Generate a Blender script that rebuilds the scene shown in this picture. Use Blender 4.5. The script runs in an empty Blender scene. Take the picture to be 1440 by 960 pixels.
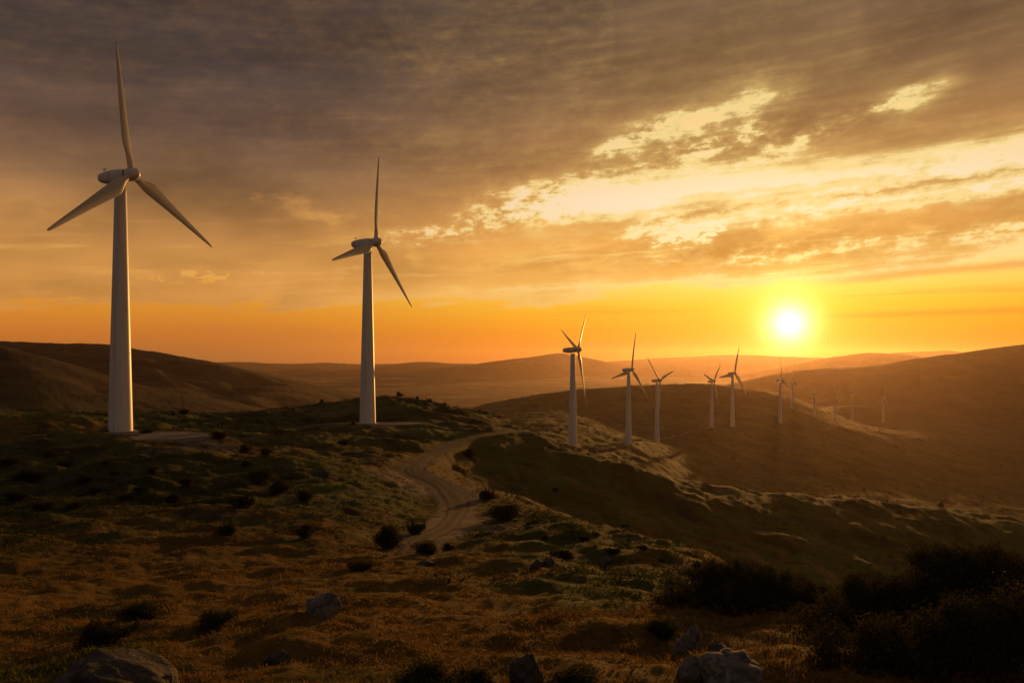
import bpy, bmesh, math, random
import numpy as np
from mathutils import Vector, Matrix

# ------------------------------------------------------------------ basics
F = 1120.0          # focal length in photo pixels (28 mm on 36 mm, 1440 px wide)
HZ = 505.0          # photo row of the true horizon
R = math.radians
rng = np.random.default_rng(7)
random.seed(7)
scene = bpy.context.scene
COL = scene.collection

def lin(r, g, b):
    f = lambda c: (c / 255 / 12.92) if c / 255 <= 0.04045 else ((c / 255 + 0.055) / 1.055) ** 2.4
    return (f(r), f(g), f(b))

def tag(o, label=None, cat=None, group=None, kind=None):
    if label: o['label'] = label
    if cat: o['category'] = cat
    if group: o['group'] = group
    if kind: o['kind'] = kind
    return o

def link(o, parent=None):
    COL.objects.link(o)
    if parent is not None: o.parent = parent
    return o

def mesh_np(name, V, faces, mat=None, smooth=True, attrs=None):
    """faces: (n,k) int array, all the same size"""
    me = bpy.data.meshes.new(name)
    V = np.asarray(V, np.float32); faces = np.asarray(faces, np.int32)
    n, k = faces.shape
    me.vertices.add(len(V)); me.vertices.foreach_set('co', V.ravel())
    me.loops.add(n * k); me.loops.foreach_set('vertex_index', faces.ravel())
    me.polygons.add(n); me.polygons.foreach_set('loop_start', np.arange(0, n * k, k, dtype=np.int32))
    me.polygons.foreach_set('use_smooth', np.full(n, smooth, dtype=bool))
    if mat: me.materials.append(mat)
    for an, av in (attrs or {}).items():
        a = me.attributes.new(an, 'FLOAT', 'POINT'); a.data.foreach_set('value', np.asarray(av, np.float32))
    me.update(calc_edges=True)
    return me

# ------------------------------------------------------------------ numpy noise
def _hash(ix, iy, seed):
    h = (ix.astype(np.int64) * 374761393 + iy.astype(np.int64) * 668265263 + seed * 1442695041) & 0xFFFFFFFF
    h = ((h ^ (h >> 13)) * 1274126177) & 0xFFFFFFFF
    h = (h ^ (h >> 16)) & 0xFFFFFFFF
    return h / 4294967295.0 * 2 * np.pi

def perlin(x, y, seed=0):
    ix = np.floor(x); iy = np.floor(y); fx = x - ix; fy = y - iy
    def g(dx, dy):
        a = _hash(ix + dx, iy + dy, seed)
        return np.cos(a) * (fx - dx) + np.sin(a) * (fy - dy)
    u = fx * fx * fx * (fx * (fx * 6 - 15) + 10); v = fy * fy * fy * (fy * (fy * 6 - 15) + 10)
    a = g(0, 0) * (1 - u) + g(1, 0) * u
    b = g(0, 1) * (1 - u) + g(1, 1) * u
    return (a * (1 - v) + b * v) * 1.5

def fbm(x, y, wl, oct=3, seed=0, gain=0.5):
    s = 0; a = 1; f = 1 / wl
    for i in range(oct):
        s = s + a * perlin(x * f + 17.3 * i, y * f - 9.1 * i, seed + i); a *= gain; f *= 2.03
    return s

def sstep(a, b, x):
    t = np.clip((x - a) / (b - a), 0, 1); return t * t * (3 - 2 * t)

# ------------------------------------------------------------------ terrain
COLS = {
 -260: [(10,960),(20,865),(38,790),(62,718),(80,680),(100,640),(130,590),(165,560),(210,585),(400,640),(700,615),(1200,590),(2400,570),(5000,543)],
 0:   [(10,960),(20,862),(38,790),(62,722),(80,690),(100,655),(130,607),(165,577),(210,600),(400,660),(700,620),(1200,592),(2400,570),(5000,543)],
 100: [(10,960),(20,861),(38,790),(62,722),(80,689),(100,655),(122,615),(140,597),(165,585),(200,582),(240,600),(400,670),(700,625),(1200,594),(2400,570),(5000,543)],
 170: [(10,960),(20,860),(38,790),(62,722),(80,688),(100,655),(120,622),(130,609),(142,608),(165,598),(200,584),(230,582),(290,610),(400,670),(700,630),(1200,596),(2400,570),(5000,543)],
 250: [(10,960),(20,859),(38,789),(62,722),(80,687),(98,650),(110,632),(125,628),(140,612),(165,602),(200,588),(232,582),(300,615),(420,670),(700,632),(1200,598),(2400,570),(5000,543)],
 330: [(10,960),(20,858),(38,788),(62,722),(80,685),(95,660),(105,642),(118,643),(135,630),(160,613),(200,595),(235,581),(300,610),(420,670),(700,634),(1200,598),(2400,572),(5000,543)],
 450: [(10,960),(20,855),(38,785),(62,725),(75,700),(88,670),(98,650),(115,648),(140,630),(170,612),(200,598),(240,575),(265,565),(330,600),(450,665),(700,635),(1200,600),(2400,575),(5000,543)],
 517: [(10,960),(20,853),(38,785),(62,735),(72,712),(85,688),(96,665),(105,656),(120,650),(150,625),(180,605),(200,595),(220,583),(245,564),(262,556),(330,590),(450,660),(700,632),(1200,600),(2400,575),(5000,543)],
 600: [(10,960),(20,850),(38,785),(55,757),(68,738),(85,708),(100,682),(112,664),(130,645),(160,620),(200,598),(235,573),(262,561),(330,592),(450,650),(700,625),(1200,598),(2400,575),(5000,543)],
 680: [(10,960),(20,848),(36,790),(50,762),(65,735),(80,708),(96,686),(115,692),(146,684),(158,658),(172,630),(185,611),(198,604),(235,589),(258,582),(310,600),(400,625),(550,612),(800,588),(1000,575),(1200,567),(1500,585),(2400,572),(5000,543)],
 760: [(10,960),(20,846),(34,795),(48,765),(62,738),(75,716),(86,703),(110,710),(148,698),(172,652),(198,611),(225,611),(260,614),(300,606),(360,617),(430,606),(550,594),(700,587),(900,576),(1200,555),(1500,580),(2400,575),(5000,543)],
 806: [(10,960),(20,846),(33,800),(46,770),(60,742),(70,721),(100,738),(145,719),(157,691),(173,660),(188,637),(260,660),(330,646),(360,634),(371,631),(380,630),(450,615),(550,601),(700,590),(900,575),(1200,548),(1500,575),(2400,575),(5000,543)],
 900: [(10,960),(20,848),(32,805),(45,775),(54,753),(68,785),(110,780),(141,750),(157,715),(171,688),(187,662),(260,695),(400,668),(440,652),(480,634),(500,623),(640,614),(760,603),(950,577),(1200,541),(1500,570),(2400,575),(5000,543)],
 1000: [(10,960),(20,852),(30,812),(40,788),(46,778),(58,812),(105,815),(140,777),(158,737),(185,690),(300,722),(430,706),(500,690),(600,650),(720,620),(830,600),(950,581),(1200,539),(1500,570),(2400,575),(5000,543)],
 1100: [(10,960),(18,865),(25,835),(32,815),(44,848),(100,850),(135,815),(158,762),(196,700),(320,742),(450,722),(520,698),(680,655),(800,625),(900,600),(930,591),(1065,571),(1200,556),(1270,551),(1600,580),(2400,577),(5000,543)],
 1200: [(10,960),(16,885),(22,858),(27,845),(36,875),(100,880),(134,845),(158,787),(212,706),(350,747),(480,727),(560,704),(620,690),(760,656),(880,632),(960,616),(1050,604),(1145,600),(1392,592),(1500,580),(1610,567),(2000,590),(2600,575),(5000,543)],
 1330: [(10,970),(16,905),(22,885),(28,882),(40,900),(100,905),(137,868),(168,801),(225,725),(380,767),(500,747),(600,722),(680,706),(850,672),(1000,647),(1150,623),(1290,609),(1400,600),(1660,587),(2000,598),(2600,578),(5000,543)],
 1440: [(10,980),(16,920),(24,905),(40,912),(100,918),(142,884),(175,816),(236,742),(400,790),(520,767),(620,740),(720,718),(900,684),(1050,660),(1200,638),(1320,623),(1450,611),(1680,604),(2000,612),(2600,582),(5000,543)],
 1700: [(10,990),(16,940),(24,920),(40,920),(100,925),(142,895),(178,835),(236,765),(400,805),(520,782),(640,762),(740,738),(920,708),(1060,684),(1220,662),(1350,646),(1450,632),(1700,624),(2100,620),(2600,590),(5000,543)],
}
def pchip(xs, ys, x):
    xs = np.array(xs, float); ys = np.array(ys, float)
    h = np.diff(xs); d = np.diff(ys) / h
    m = np.zeros(len(xs)); m[0] = d[0]; m[-1] = d[-1]
    for i in range(1, len(xs) - 1):
        if d[i-1] * d[i] > 0:
            w1 = 2*h[i] + h[i-1]; w2 = h[i] + 2*h[i-1]
            m[i] = (w1 + w2) / (w1 / d[i-1] + w2 / d[i])
    x = np.clip(x, xs[0], xs[-1]); i = np.clip(np.searchsorted(xs, x) - 1, 0, len(xs) - 2)
    t = (x - xs[i]) / h[i]
    return ((1+2*t)*(1-t)**2)*ys[i] + t*(1-t)**2*h[i]*m[i] + t*t*(3-2*t)*ys[i+1] + t*t*(t-1)*h[i]*m[i+1]

LY = np.linspace(math.log(0.5), math.log(16000), 900)
UC = np.array(sorted(COLS))
TAB = np.zeros((len(UC), len(LY)))
for i, c in enumerate(UC):
    pts = [(0.5, -2.05), (4, -2.55)] + [(Y, -(r - HZ) / F * Y) for Y, r in COLS[c]] + [(11500, -165.), (13500, -82.), (16000, -80.)]
    TAB[i] = pchip([math.log(p[0]) for p in pts], [p[1] for p in pts], LY)
# resample the columns on a fine, smoothed px axis
PX = np.arange(-700, 2141, 10.0)
FINE = np.zeros((len(PX), len(LY)))
for j in range(len(LY)):
    FINE[:, j] = np.interp(PX, UC, TAB[:, j])
kern = np.exp(-0.5 * (np.arange(-8, 9) / 2.2) ** 2); kern /= kern.sum()
pad = np.pad(FINE, ((8, 8), (0, 0)), mode='edge')
FINE = sum(kern[k] * pad[k:k + len(PX)] for k in range(17))

RIDGES = [  # distance, front width, back width, skyline (px,row)
 (2600, 1250, 1500, [(-700,470),(-300,474),(0,480),(100,482),(160,485),(200,491),(280,505),(330,515),(400,531),(440,541),(480,549),(560,566),(640,590),(760,640),(2140,700)]),
 (1500, 620, 700, [(-700,420),(-200,458),(0,488),(60,503),(120,521),(180,539),(240,554),(300,565),(380,579),(450,590),(520,606),(640,640),(2140,700)]),
 (9500, 2600, 1800, [(-700,517),(300,520),(380,521),(430,517.5),(480,519),(530,516),(560,511),(600,509),(640,511),(662,513),(700,507),(740,503),(790,497),(830,504),(880,513),(940,520),(1000,527),(2140,540)]),
 (12200, 1500, 900, [(-700,510),(250,511),(340,509),(400,511.5),(455,510),(520,512),(600,511),(800,512),(900,505),(960,502),(1040,499),(1100,501),(1170,503),(1260,496),(1330,493),(1370,495),(1440,497),(2140,490)]),
 (7600, 1700, 1500, [(-700,560),(900,545),(1060,522),(1130,510),(1180,501),(1230,496),(1270,498),(1310,504),(1360,512),(1440,520),(2140,540)]),
 (3100, 1200, 1300, [(-700,640),(900,575),(1000,548),(1060,533),(1110,523),(1150,518),(1200,515),(1250,511),(1300,503),(1350,496),(1400,488),(1440,482),(1520,473),(1700,462),(2140,450)]),
]
RSK = [(d, fw, bw, pchip([p[0] for p in sk], [p[1] for p in sk], PX)) for d, fw, bw, sk in RIDGES]

ROAD = [(575,772),(597,757),(622,744),(640,728),(645,708),(632,690),(612,678),(592,670),(577,662),(584,652),(602,642),(625,630),(650,619),(675,612),(700,608),(722,607),(742,607.5)]
ROAD_PTS = None

def base_height(x, y):
    x = np.asarray(x, float); y = np.asarray(y, float)
    r = np.hypot(x, y) + 1e-6
    th = np.arctan2(x, y)
    thc = np.clip(th, -R(51), R(51))
    Y = r * np.cos(thc)
    px = np.clip(720 + F * np.tan(thc), PX[0], PX[-1] - 1e-3)
    ly = np.log(np.clip(Y, 0.5, 15999))
    a = (px - PX[0]) / 10.0; i = np.clip(a.astype(int), 0, len(PX) - 2); fa = a - i
    b = (ly - LY[0]) / (LY[1] - LY[0]); j = np.clip(b.astype(int), 0, len(LY) - 2); fb = b - j
    z = (FINE[i, j]*(1-fa)*(1-fb) + FINE[i+1, j]*fa*(1-fb) + FINE[i, j+1]*(1-fa)*fb + FINE[i+1, j+1]*fa*fb)
    # behind the viewer the hill simply keeps rising a little
    back = sstep(R(51), R(120), np.abs(th))
    z = z * (1 - back) + back * (-2.0 + np.minimum(r, 60) * 0.02 - np.maximum(r - 60, 0) * 0.05).clip(-160, 5)
    far = np.zeros_like(z)
    for d, fw, bw, sk in RSK:
        row = np.interp(px, PX, sk)
        wob = d * 0.06 * perlin(px / 260.0, np.full_like(px, d * 0.37), 91)
        dd = d + wob
        zr = (HZ - row) / F * dd
        t = np.where(Y < dd, (dd - Y) / fw, (Y - dd) / bw)
        s = np.where(t < 1, (0.5 + 0.5 * np.cos(np.pi * np.clip(t, 0, 1))), 0)
        cand = z + (zr - z) * s
        k = 3 + d * 0.002
        up = np.where(cand > z, cand, z)
        far = np.maximum(far, np.where(cand > z, s, 0))
        z = up
    return z, Y, px, r, far

PADS = []   # gravel crane pads: x, y, z, half width, half depth
def pad_d(x, y, p): return np.sqrt(((x - p[0]) / p[3]) ** 2 + ((y - p[1]) / p[4]) ** 2)

def height(x, y, fine=True):
    z, Y, px, r, far = base_height(x, y)
    n = 0.22 * fbm(x, y, 2.9, 4, 5, 0.55) * sstep(1, 4, r) * (1 - sstep(250, 500, r))
    n = n + 0.26 * fbm(x, y, 9.0, 3, 15) * sstep(8, 16, r)
    n = n + 0.55 * fbm(x, y, 33.0, 2, 25) * sstep(30, 80, r)
    n = n + 1.0 * fbm(x, y, 15.0, 4, 33, 0.6) * sstep(85, 170, r) * (1 - 0.5*sstep(900, 1500, r))
    n = n + 1.3 * fbm(x, y, 110.0, 3, 35) * sstep(170, 330, r) * (1 - 0.6*sstep(1000,1500,r))
    n = n + 6.5 * (fbm(x, y, 420.0, 6, 45, 0.56)) * sstep(900, 1900, r) * (0.35 + 0.65 * np.clip(far * 1.5, 0, 1))
    gul = 1 - np.abs(fbm(x, y, 620.0, 4, 55)) * 1.6
    n = n - 32 * np.clip(gul, 0, 1) ** 2 * sstep(1100, 2200, r) * np.clip(far * 1.6, 0, 1) * (1 - sstep(0.8, 1.0, far))
    # hummocky pasture on the left slope and right flank
    hum = np.exp(-((px - 150) / 230) ** 2 - ((Y - 90) / 34) ** 2) + 0.7 * np.exp(-((px - 850) / 180) ** 2 - ((Y - 45) / 25) ** 2)
    n = n + hum * 1.3 * np.abs(fbm(x, y, 7.0, 2, 65))
    z = z + n
    for p in PADS:
        w_ = 1 - sstep(0.85, 1.5, pad_d(x, y, p)); z = z * (1 - w_) + p[2] * w_
    if ROAD_PTS is not None and fine:
        z = road_blend(x, y, z)
    return z

def road_blend(x, y, z):
    near = (np.hypot(x, y) > 40) & (np.hypot(x, y) < 420) & (np.abs(x) < 80)
    idx = np.nonzero(near.ravel())[0]
    if len(idx) == 0: return z
    zz = z.ravel().copy(); xs = np.asarray(x, float).ravel()[idx]; ys = np.asarray(y, float).ravel()[idx]
    best = np.full(len(idx), 1e9); bz = np.zeros(len(idx))
    for p in ROAD_PTS:
        d = (xs - p[0]) ** 2 + (ys - p[1]) ** 2
        m = d < best; best[m] = d[m]; bz[m] = p[2]
    w = 1 - sstep(1.9, 4.2, np.sqrt(best))
    zz[idx] = zz[idx] * (1 - w) + bz * w
    return zz.reshape(z.shape)

def hit(px, row, y0=3.0, y1=1700.0):
    Y = np.exp(np.linspace(math.log(y0), math.log(y1), 2500))
    X = (px - 720) / F * Y
    h = height(X, Y); line = -(row - HZ) / F * Y
    i = np.nonzero(h >= line)[0]
    k = i[0] if len(i) else len(Y) - 1
    return Vector((X[k], Y[k], h[k]))

for px_, Y_, rx_, ry_ in ((532, 200, 13, 7), (243, 139, 9, 9), (838, 373, 11, 8)):
    x_ = (px_ - 720) / F * Y_; PADS.append((x_, Y_, float(base_height(np.array([x_]), np.array([Y_]))[0][0]) + 0.05, rx_, ry_))
# --- road centre line in the world
def catmull(pts, n):
    pts = [np.array(p, float) for p in pts]; out = []
    P = [2*pts[0]-pts[1]] + pts + [2*pts[-1]-pts[-2]]
    for i in range(1, len(P) - 2):
        for t in np.linspace(0, 1, n, endpoint=False):
            a, b, c, d = P[i-1], P[i], P[i+1], P[i+2]
            out.append(0.5*((2*b)+(-a+c)*t+(2*a-5*b+4*c-d)*t*t+(-a+3*b-3*c+d)*t**3))
    out.append(pts[-1]); return np.array(out)
rp = [hit(a, b, 45, 330) for a, b in ROAD]
rc = catmull([(p.x, p.y, p.z) for p in rp], 16)
seg = np.r_[0, np.cumsum(np.linalg.norm(np.diff(rc[:, :2], axis=0), axis=1))]
sN = int(seg[-1] / 0.7)
ss = np.linspace(0, seg[-1], sN)
rc = np.stack([np.interp(ss, seg, rc[:, k]) for k in range(3)], 1)
kz = np.ones(21) / 21
for _ in range(3):
    rc[:, 2] = np.convolve(np.pad(rc[:, 2], 10, mode='edge'), kz, 'valid')
    rc[:, 0] = np.convolve(np.pad(rc[:, 0], 3, mode='edge'), np.ones(7)/7, 'valid'); rc[:, 1] = np.convolve(np.pad(rc[:, 1], 3, mode='edge'), np.ones(7)/7, 'valid')
ROAD_PTS = rc

# ------------------------------------------------------------------ node helper
class NT:
    def __init__(s, tree): s.t = tree; s.n = tree.nodes; s.l = tree.links
    def new(s, typ, **kw):
        nd = s.n.new(typ)
        for k, v in kw.items(): setattr(nd, k, v)
        return nd
    def put(s, sock, v):
        if isinstance(v, E): s.l.new(v.s, sock)
        elif v is not None:
            if isinstance(v, tuple) and len(v) == 3 and sock.type == 'RGBA': v = (*v, 1)
            sock.default_value = v
    def math(s, op, a, b=None, c=None, clamp=False):
        nd = s.new('ShaderNodeMath', operation=op, use_clamp=clamp)
        for i, v in enumerate((a, b, c)):
            if v is not None: s.put(nd.inputs[i], v)
        return E(s, nd.outputs[0])
    def sstep(s, x, a, b, lo=0., hi=1.):
        nd = s.new('ShaderNodeMapRange', interpolation_type='SMOOTHSTEP')
        for i, v in enumerate((x, a, b, lo, hi)): s.put(nd.inputs[i], v)
        return E(s, nd.outputs[0])
    def mix(s, f, a, b, blend='MIX'):
        nd = s.new('ShaderNodeMix', data_type='RGBA', blend_type=blend)
        nd.clamp_factor = True
        s.put(nd.inputs[0], f); s.put(nd.inputs[6], a); s.put(nd.inputs[7], b)
        return E(s, nd.outputs[2])
    def noise(s, vec, scale, detail=4., rough=0.5, dist=0.0):
        nd = s.new('ShaderNodeTexNoise')
        s.put(nd.inputs['Vector'], vec); nd.inputs['Scale'].default_value = scale
        nd.inputs['Detail'].default_value = detail; nd.inputs['Roughness'].default_value = rough
        nd.inputs['Distortion'].default_value = dist
        return E(s, nd.outputs['Fac'])
    def vec(s, x, y, z=0.):
        nd = s.new('ShaderNodeCombineXYZ')
        for i, v in enumerate((x, y, z)): s.put(nd.inputs[i], v)
        return E(s, nd.outputs[0])
    def ramp(s, x, stops, interp='LINEAR'):
        nd = s.new('ShaderNodeValToRGB'); cr = nd.color_ramp; cr.interpolation = interp
        while len(cr.elements) < len(stops): cr.elements.new(0.5)
        for e, (p, c) in zip(cr.elements, stops):
            e.position = p; e.color = (*c, 1) if len(c) == 3 else c
        s.put(nd.inputs[0], x); return E(s, nd.outputs[0])
    def curve(s, x, pts):
        nd = s.new('ShaderNodeFloatCurve'); cu = nd.mapping.curves[0]
        while len(cu.points) < len(pts): cu.points.new(0.5, 0.5)
        for p, (a, b) in zip(cu.points, pts): p.location = (a, b); p.handle_type = 'AUTO_CLAMPED'
        nd.mapping.update(); s.put(nd.inputs[1], x); return E(s, nd.outputs[0])
    def attr(s, name):
        nd = s.new('ShaderNodeAttribute', attribute_name=name); return E(s, nd.outputs['Fac'])
    def scale(s, col, f):
        nd = s.new('ShaderNodeVectorMath', operation='SCALE'); s.put(nd.inputs[0], col); s.put(nd.inputs['Scale'], f); return E(s, nd.outputs[0])
    def add(s, a, b):
        nd = s.new('ShaderNodeVectorMath', operation='ADD'); s.put(nd.inputs[0], a); s.put(nd.inputs[1], b); return E(s, nd.outputs[0])
class E:
    def __init__(s, nt, sock): s.nt = nt; s.s = sock
    def __add__(s, o): return s.nt.math('ADD', s, o)
    __radd__ = __add__
    def __sub__(s, o): return s.nt.math('SUBTRACT', s, o)
    def __rsub__(s, o): return s.nt.math('SUBTRACT', o, s)
    def __mul__(s, o): return s.nt.math('MULTIPLY', s, o)
    __rmul__ = __mul__
    def __truediv__(s, o): return s.nt.math('DIVIDE', s, o)
    def __neg__(s): return s.nt.math('MULTIPLY', s, -1.0)
    def max(s, o): return s.nt.math('MAXIMUM', s, o)
    def min(s, o): return s.nt.math('MINIMUM', s, o)
    def exp(s): return s.nt.math('EXPONENT', s)
    def clamp(s): return s.nt.math('ADD', s, 0.0, clamp=True)

def material(name):
    m = bpy.data.materials.new(name); m.use_nodes = True
    nt = NT(m.node_tree); b = m.node_tree.nodes['Principled BSDF']
    b.inputs['Specular IOR Level'].default_value = 0.25
    return m, nt, b

# ------------------------------------------------------------------ sky
SUN_AZ, SUN_EL = math.atan((1110 - 720) / F), math.atan((HZ - 455) / math.hypot(F, 390))
def azel(px, row):
    u = (px - 720) / F
    return math.degrees(math.atan(u)), math.degrees(math.atan((HZ - row) / F / math.hypot(1, u)))

w = bpy.data.worlds.new('World'); scene.world = w; w.use_nodes = True
nt = NT(w.node_tree)
for nd in list(nt.n): nt.n.remove(nd)
tc = nt.new('ShaderNodeTexCoord')
sx = nt.new('ShaderNodeSeparateXYZ'); nt.l.new(tc.outputs['Generated'], sx.inputs[0])
dx, dy, dz = (E(nt, sx.outputs[i]) for i in range(3))
DEG = 180 / math.pi
az = nt.math('ARCTAN2', dx, dy) * DEG
el = nt.math('ARCSINE', dz) * DEG
sd = (math.sin(SUN_AZ) * math.cos(SUN_EL), math.cos(SUN_AZ) * math.cos(SUN_EL), math.sin(SUN_EL))
dot = nt.new('ShaderNodeVectorMath', operation='DOT_PRODUCT')
nt.l.new(tc.outputs['Generated'], dot.inputs[0]); dot.inputs[1].default_value = sd
gam = nt.math('ARCCOSINE', E(nt, dot.outputs['Value']).min(0.9999999)) * DEG

ax = ((az + 40.) / 80.).clamp()
def boundary(pts):
    c = []
    for px, row in pts:
        a, e = azel(px, row); c.append(((a + 40) / 80, (e + 5) / 40))
    return nt.curve(ax, c) * 40. - 5.
def sq(x): return x * x

# noise fields, laid out on the sky dome (degrees of azimuth and elevation)
els = el - az * 0.07
warp = nt.noise(nt.vec(az / 14., els / 5., 3.), 1.0, 3) - 0.5
n1 = nt.noise(nt.vec(az / 11., els / 3.0 + warp * 0.6, 1.7), 1.0, 6, 0.55) - 0.5
n2 = nt.noise(nt.vec(az / 2.7, els / 1.25 + warp, 8.3), 1.0, 8, 0.6) - 0.5
n4 = nt.noise(nt.vec(az / 1.05, els / 0.52 + n2 * 0.8, 5.5), 1.0, 6, 0.6) - 0.5
n5 = nt.noise(nt.vec(az / 8., els / 0.55 + n2 * 0.5, 2.2), 1.0, 5, 0.55) - 0.5
n3 = nt.noise(nt.vec(az / 22., el / 1.1, 4.1), 1.0, 5, 0.55) - 0.5

B1 = boundary([(-60,418),(150,415),(300,400),(420,384),(500,352),(580,322),(640,306),(700,286),(770,272),(850,252),(930,240),(1060,229),(1200,227),(1300,214),(1440,193),(1500,186)])
U2 = boundary([(-60,470),(300,440),(480,400),(560,352),(640,338),(780,312),(900,304),(1000,286),(1100,268),(1200,260),(1300,250),(1440,238),(1500,232)])
L2 = boundary([(-60,415),(150,413),(300,416),(420,420),(540,418),(700,416),(800,410),(900,400),(1000,394),(1060,389),(1130,381),(1250,367),(1440,348),(1500,342)])
CR = boundary([(-60,300),(700,262),(800,232),(870,200),(930,186),(1000,163),(1060,140),(1120,122),(1150,95),(1168,60),(1200,-10),(1500,-20)])
C2 = boundary([(-60,300),(1100,190),(1180,180),(1230,160),(1290,140),(1340,122),(1400,110),(1500,100)])
ST = boundary([(-60,470),(900,420),(1130,399),(1250,388),(1350,378),(1440,372),(1500,369)])

def win(lo, hi, soft):          # window over photo columns, as azimuths
    a, b = azel(lo, HZ)[0], azel(hi, HZ)[0]; s_ = soft / F * DEG
    return nt.sstep(az, a - s_, a + s_) * (1. - nt.sstep(az, b - s_, b + s_))

d_low = L2 - el + warp * 2.2 + n3 * 1.6
d_gap = (el - U2).min(B1 - el) * win(700, 3000, 120) - 2.6 * (1. - win(700, 3000, 120))
crw = 0.30 + 0.60 * nt.sstep(az, azel(830, HZ)[0], azel(960, HZ)[0]) * (1. - nt.sstep(az, azel(1040, HZ)[0], azel(1110, HZ)[0]))
d_cr = (crw - nt.math('ABSOLUTE', el - CR + n2 * 2.2)) * 1.1 * win(820, 1125, 50) - 2.4 * (1. - win(820, 1125, 50)) - 0.36 + n4 * 1.2
d_c2 = (0.35 - nt.math('ABSOLUTE', el - C2 + n2 * 2.5)) * win(1240, 1350, 30) - 2.0 * (1. - win(1240, 1350, 30)) - 0.25
def blob(px, row, rx, ry, rot=0.07):
    a, e = azel(px, row); return (-(sq((az - a) / (rx / F * DEG)) + sq((el - e - (az - a) * rot) / (ry / F * DEG)))).exp()
holes = blob(1010, 205, 120, 16, 0.2) * 1.2 + blob(1130, 195, 90, 14, 0.3) * 1.0 + blob(1400, 222, 90, 12) * 1.0 + blob(960, 332, 95, 20) * 2.4 + blob(1130, 300, 150, 14, 0.12) * 2.0 + blob(1110, 352, 150, 14) * 1.9 + blob(745, 284, 120, 30) * 1.7 + blob(620, 330, 90, 22) * 1.6 + blob(330, 385, 150, 12) * 1.9 + blob(900, 190, 60, 10, 0.4) * 1.2 + blob(1240, 150, 60, 12, 0.3) * 0.9 + blob(1400, 322, 60, 12) * 1.2 + blob(790, 375, 60, 8) * 0.8 + blob(600, 335, 70, 22) * 1.0
c_ = d_low.max(d_gap).max(d_cr).max(d_c2)
c_ = c_.max(-6.0)
cn = (c_ + holes * (0.62 + n2 * 3.0 + n4 * 4.0)).max(c_ * 0.6 + holes * 0.5 - 1.9)
G2 = boundary([(-60,480),(700,400),(880,333),(960,322),(1040,306),(1100,297),(1200,287),(1300,272),(1440,256),(1500,250)])
d_g2 = (0.42 - nt.math('ABSOLUTE', el - G2 + n2 * 0.8)) * 1.3 * win(900, 3000, 40) - 2.0 * (1. - win(900, 3000, 40))
cn = cn.max(d_g2 + n4 * 1.6)
cf = cn + n1 * 1.6 + n2 * 1.6 + n4 * 1.0 + n5 * 2.3 - 0.32
clear = nt.sstep(cf, -0.2, 0.4)
depth = ((-cf) / 4.2).clamp()          # how deep inside the cloud

# clear sky: gradient by elevation, away from the sun and towards it
e01 = ((el + 2.) / 30.).clamp()
p = lambda e: (e + 2) / 30
clear_far = nt.ramp(e01, [(0, lin(120,72,40)), (p(0), lin(176,108,52)), (p(1.6), lin(206,120,46)), (p(3.3), lin(222,142,46)), (p(5), lin(230,160,64)), (p(10), lin(238,196,130)), (p(20), lin(200,180,150))])
clear_near = nt.ramp(e01, [(0, lin(200,105,20)), (p(0), lin(236,118,16)), (p(1.2), lin(250,140,20)), (p(2.5), lin(254,165,24)), (p(3.8), lin(255,190,44)), (p(5.2), lin(255,214,96)), (p(8), lin(255,228,168)), (p(11), lin(255,231,195)), (p(13), lin(255,224,168)), (p(16), lin(253,212,140)), (p(22), lin(240,190,116))])
near = 1. - nt.sstep(gam, 6., 42.)
csky = nt.mix(near, clear_far, clear_near)
sky = nt.new('ShaderNodeTexSky', sky_type='NISHITA'); sky.sun_disc = False
sky.sun_elevation = SUN_EL; sky.sun_rotation = SUN_AZ; sky.dust_density = 4.0; sky.altitude = 600
nish = nt.scale(E(nt, sky.outputs[0]), 0.1)
csky = nt.mix(0.03, csky, nish)
# thin horizontal streaks in the clear band
strk = nt.sstep(n3, 0.02, 0.22) * (1. - nt.sstep(el, 5.5, 8.))
csky = nt.mix(strk * 0.55, csky, nt.mix(near, lin(196,120,52), lin(238,150,36)))
band = ((-sq((el - (2.6 + az * 0.012)) / 0.22)).exp()) * win(1170, 3000, 60)
csky = nt.mix(band * 0.45, csky, lin(214,120,42))
thin = (-sq((el - ST + n2 * 0.35) / 0.28)).exp() * win(1180, 3000, 60)

# cloud colours
cl_far = nt.ramp(e01, [(p(3), lin(206,138,64)), (p(6), lin(206,144,74)), (p(9.0), lin(178,126,72)), (p(12), lin(130,97,69)), (p(15), lin(98,76,65)), (p(19), lin(71,60,57)), (p(26), lin(62,54,53))])
cl_near = nt.ramp(e01, [(p(3), lin(244,170,60)), (p(6), lin(232,164,74)), (p(9.5), lin(212,148,74)), (p(13), lin(168,118,68)), (p(18), lin(138,102,68)), (p(24), lin(110,86,64)), (p(27), lin(98,78,62))])
cnear = 1. - nt.sstep(gam, 12., 40.)
ccol = nt.mix(cnear, cl_far, cl_near)
behind = nt.sstep(gam, 56., 100.)
ccol = nt.mix(behind, ccol, (0.058, 0.057, 0.062))
n1s = nt.noise(nt.vec(az / 11., els / 3.6 + warp * 0.6, 1.7), 1.0, 3, 0.45) - 0.5
ccol = nt.scale(ccol, 1.0 + n1s * 1.15 + n2 * 0.12 + warp * 0.3)
patch = nt.sstep(n1 * 1.2 + n2 * 0.9, 0.02, 0.3) * (1. - nt.sstep(el, 9., 14.)) * (1. - nt.sstep(gam, 35., 60.))
strl = nt.sstep(n5, 0.05, 0.24) * (-sq((el - 7.0) / 1.7)).exp() * (1. - nt.sstep(gam, 45., 65.))
edge_lit = nt.mix(near, lin(228,164,88), lin(255,218,128))
lit = nt.math('POWER', 1. - depth, 2.6) * (1. - nt.sstep(gam, 16., 44., 0.0, 0.62)) * 0.62
ccol = nt.mix(lit, ccol, edge_lit)
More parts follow.
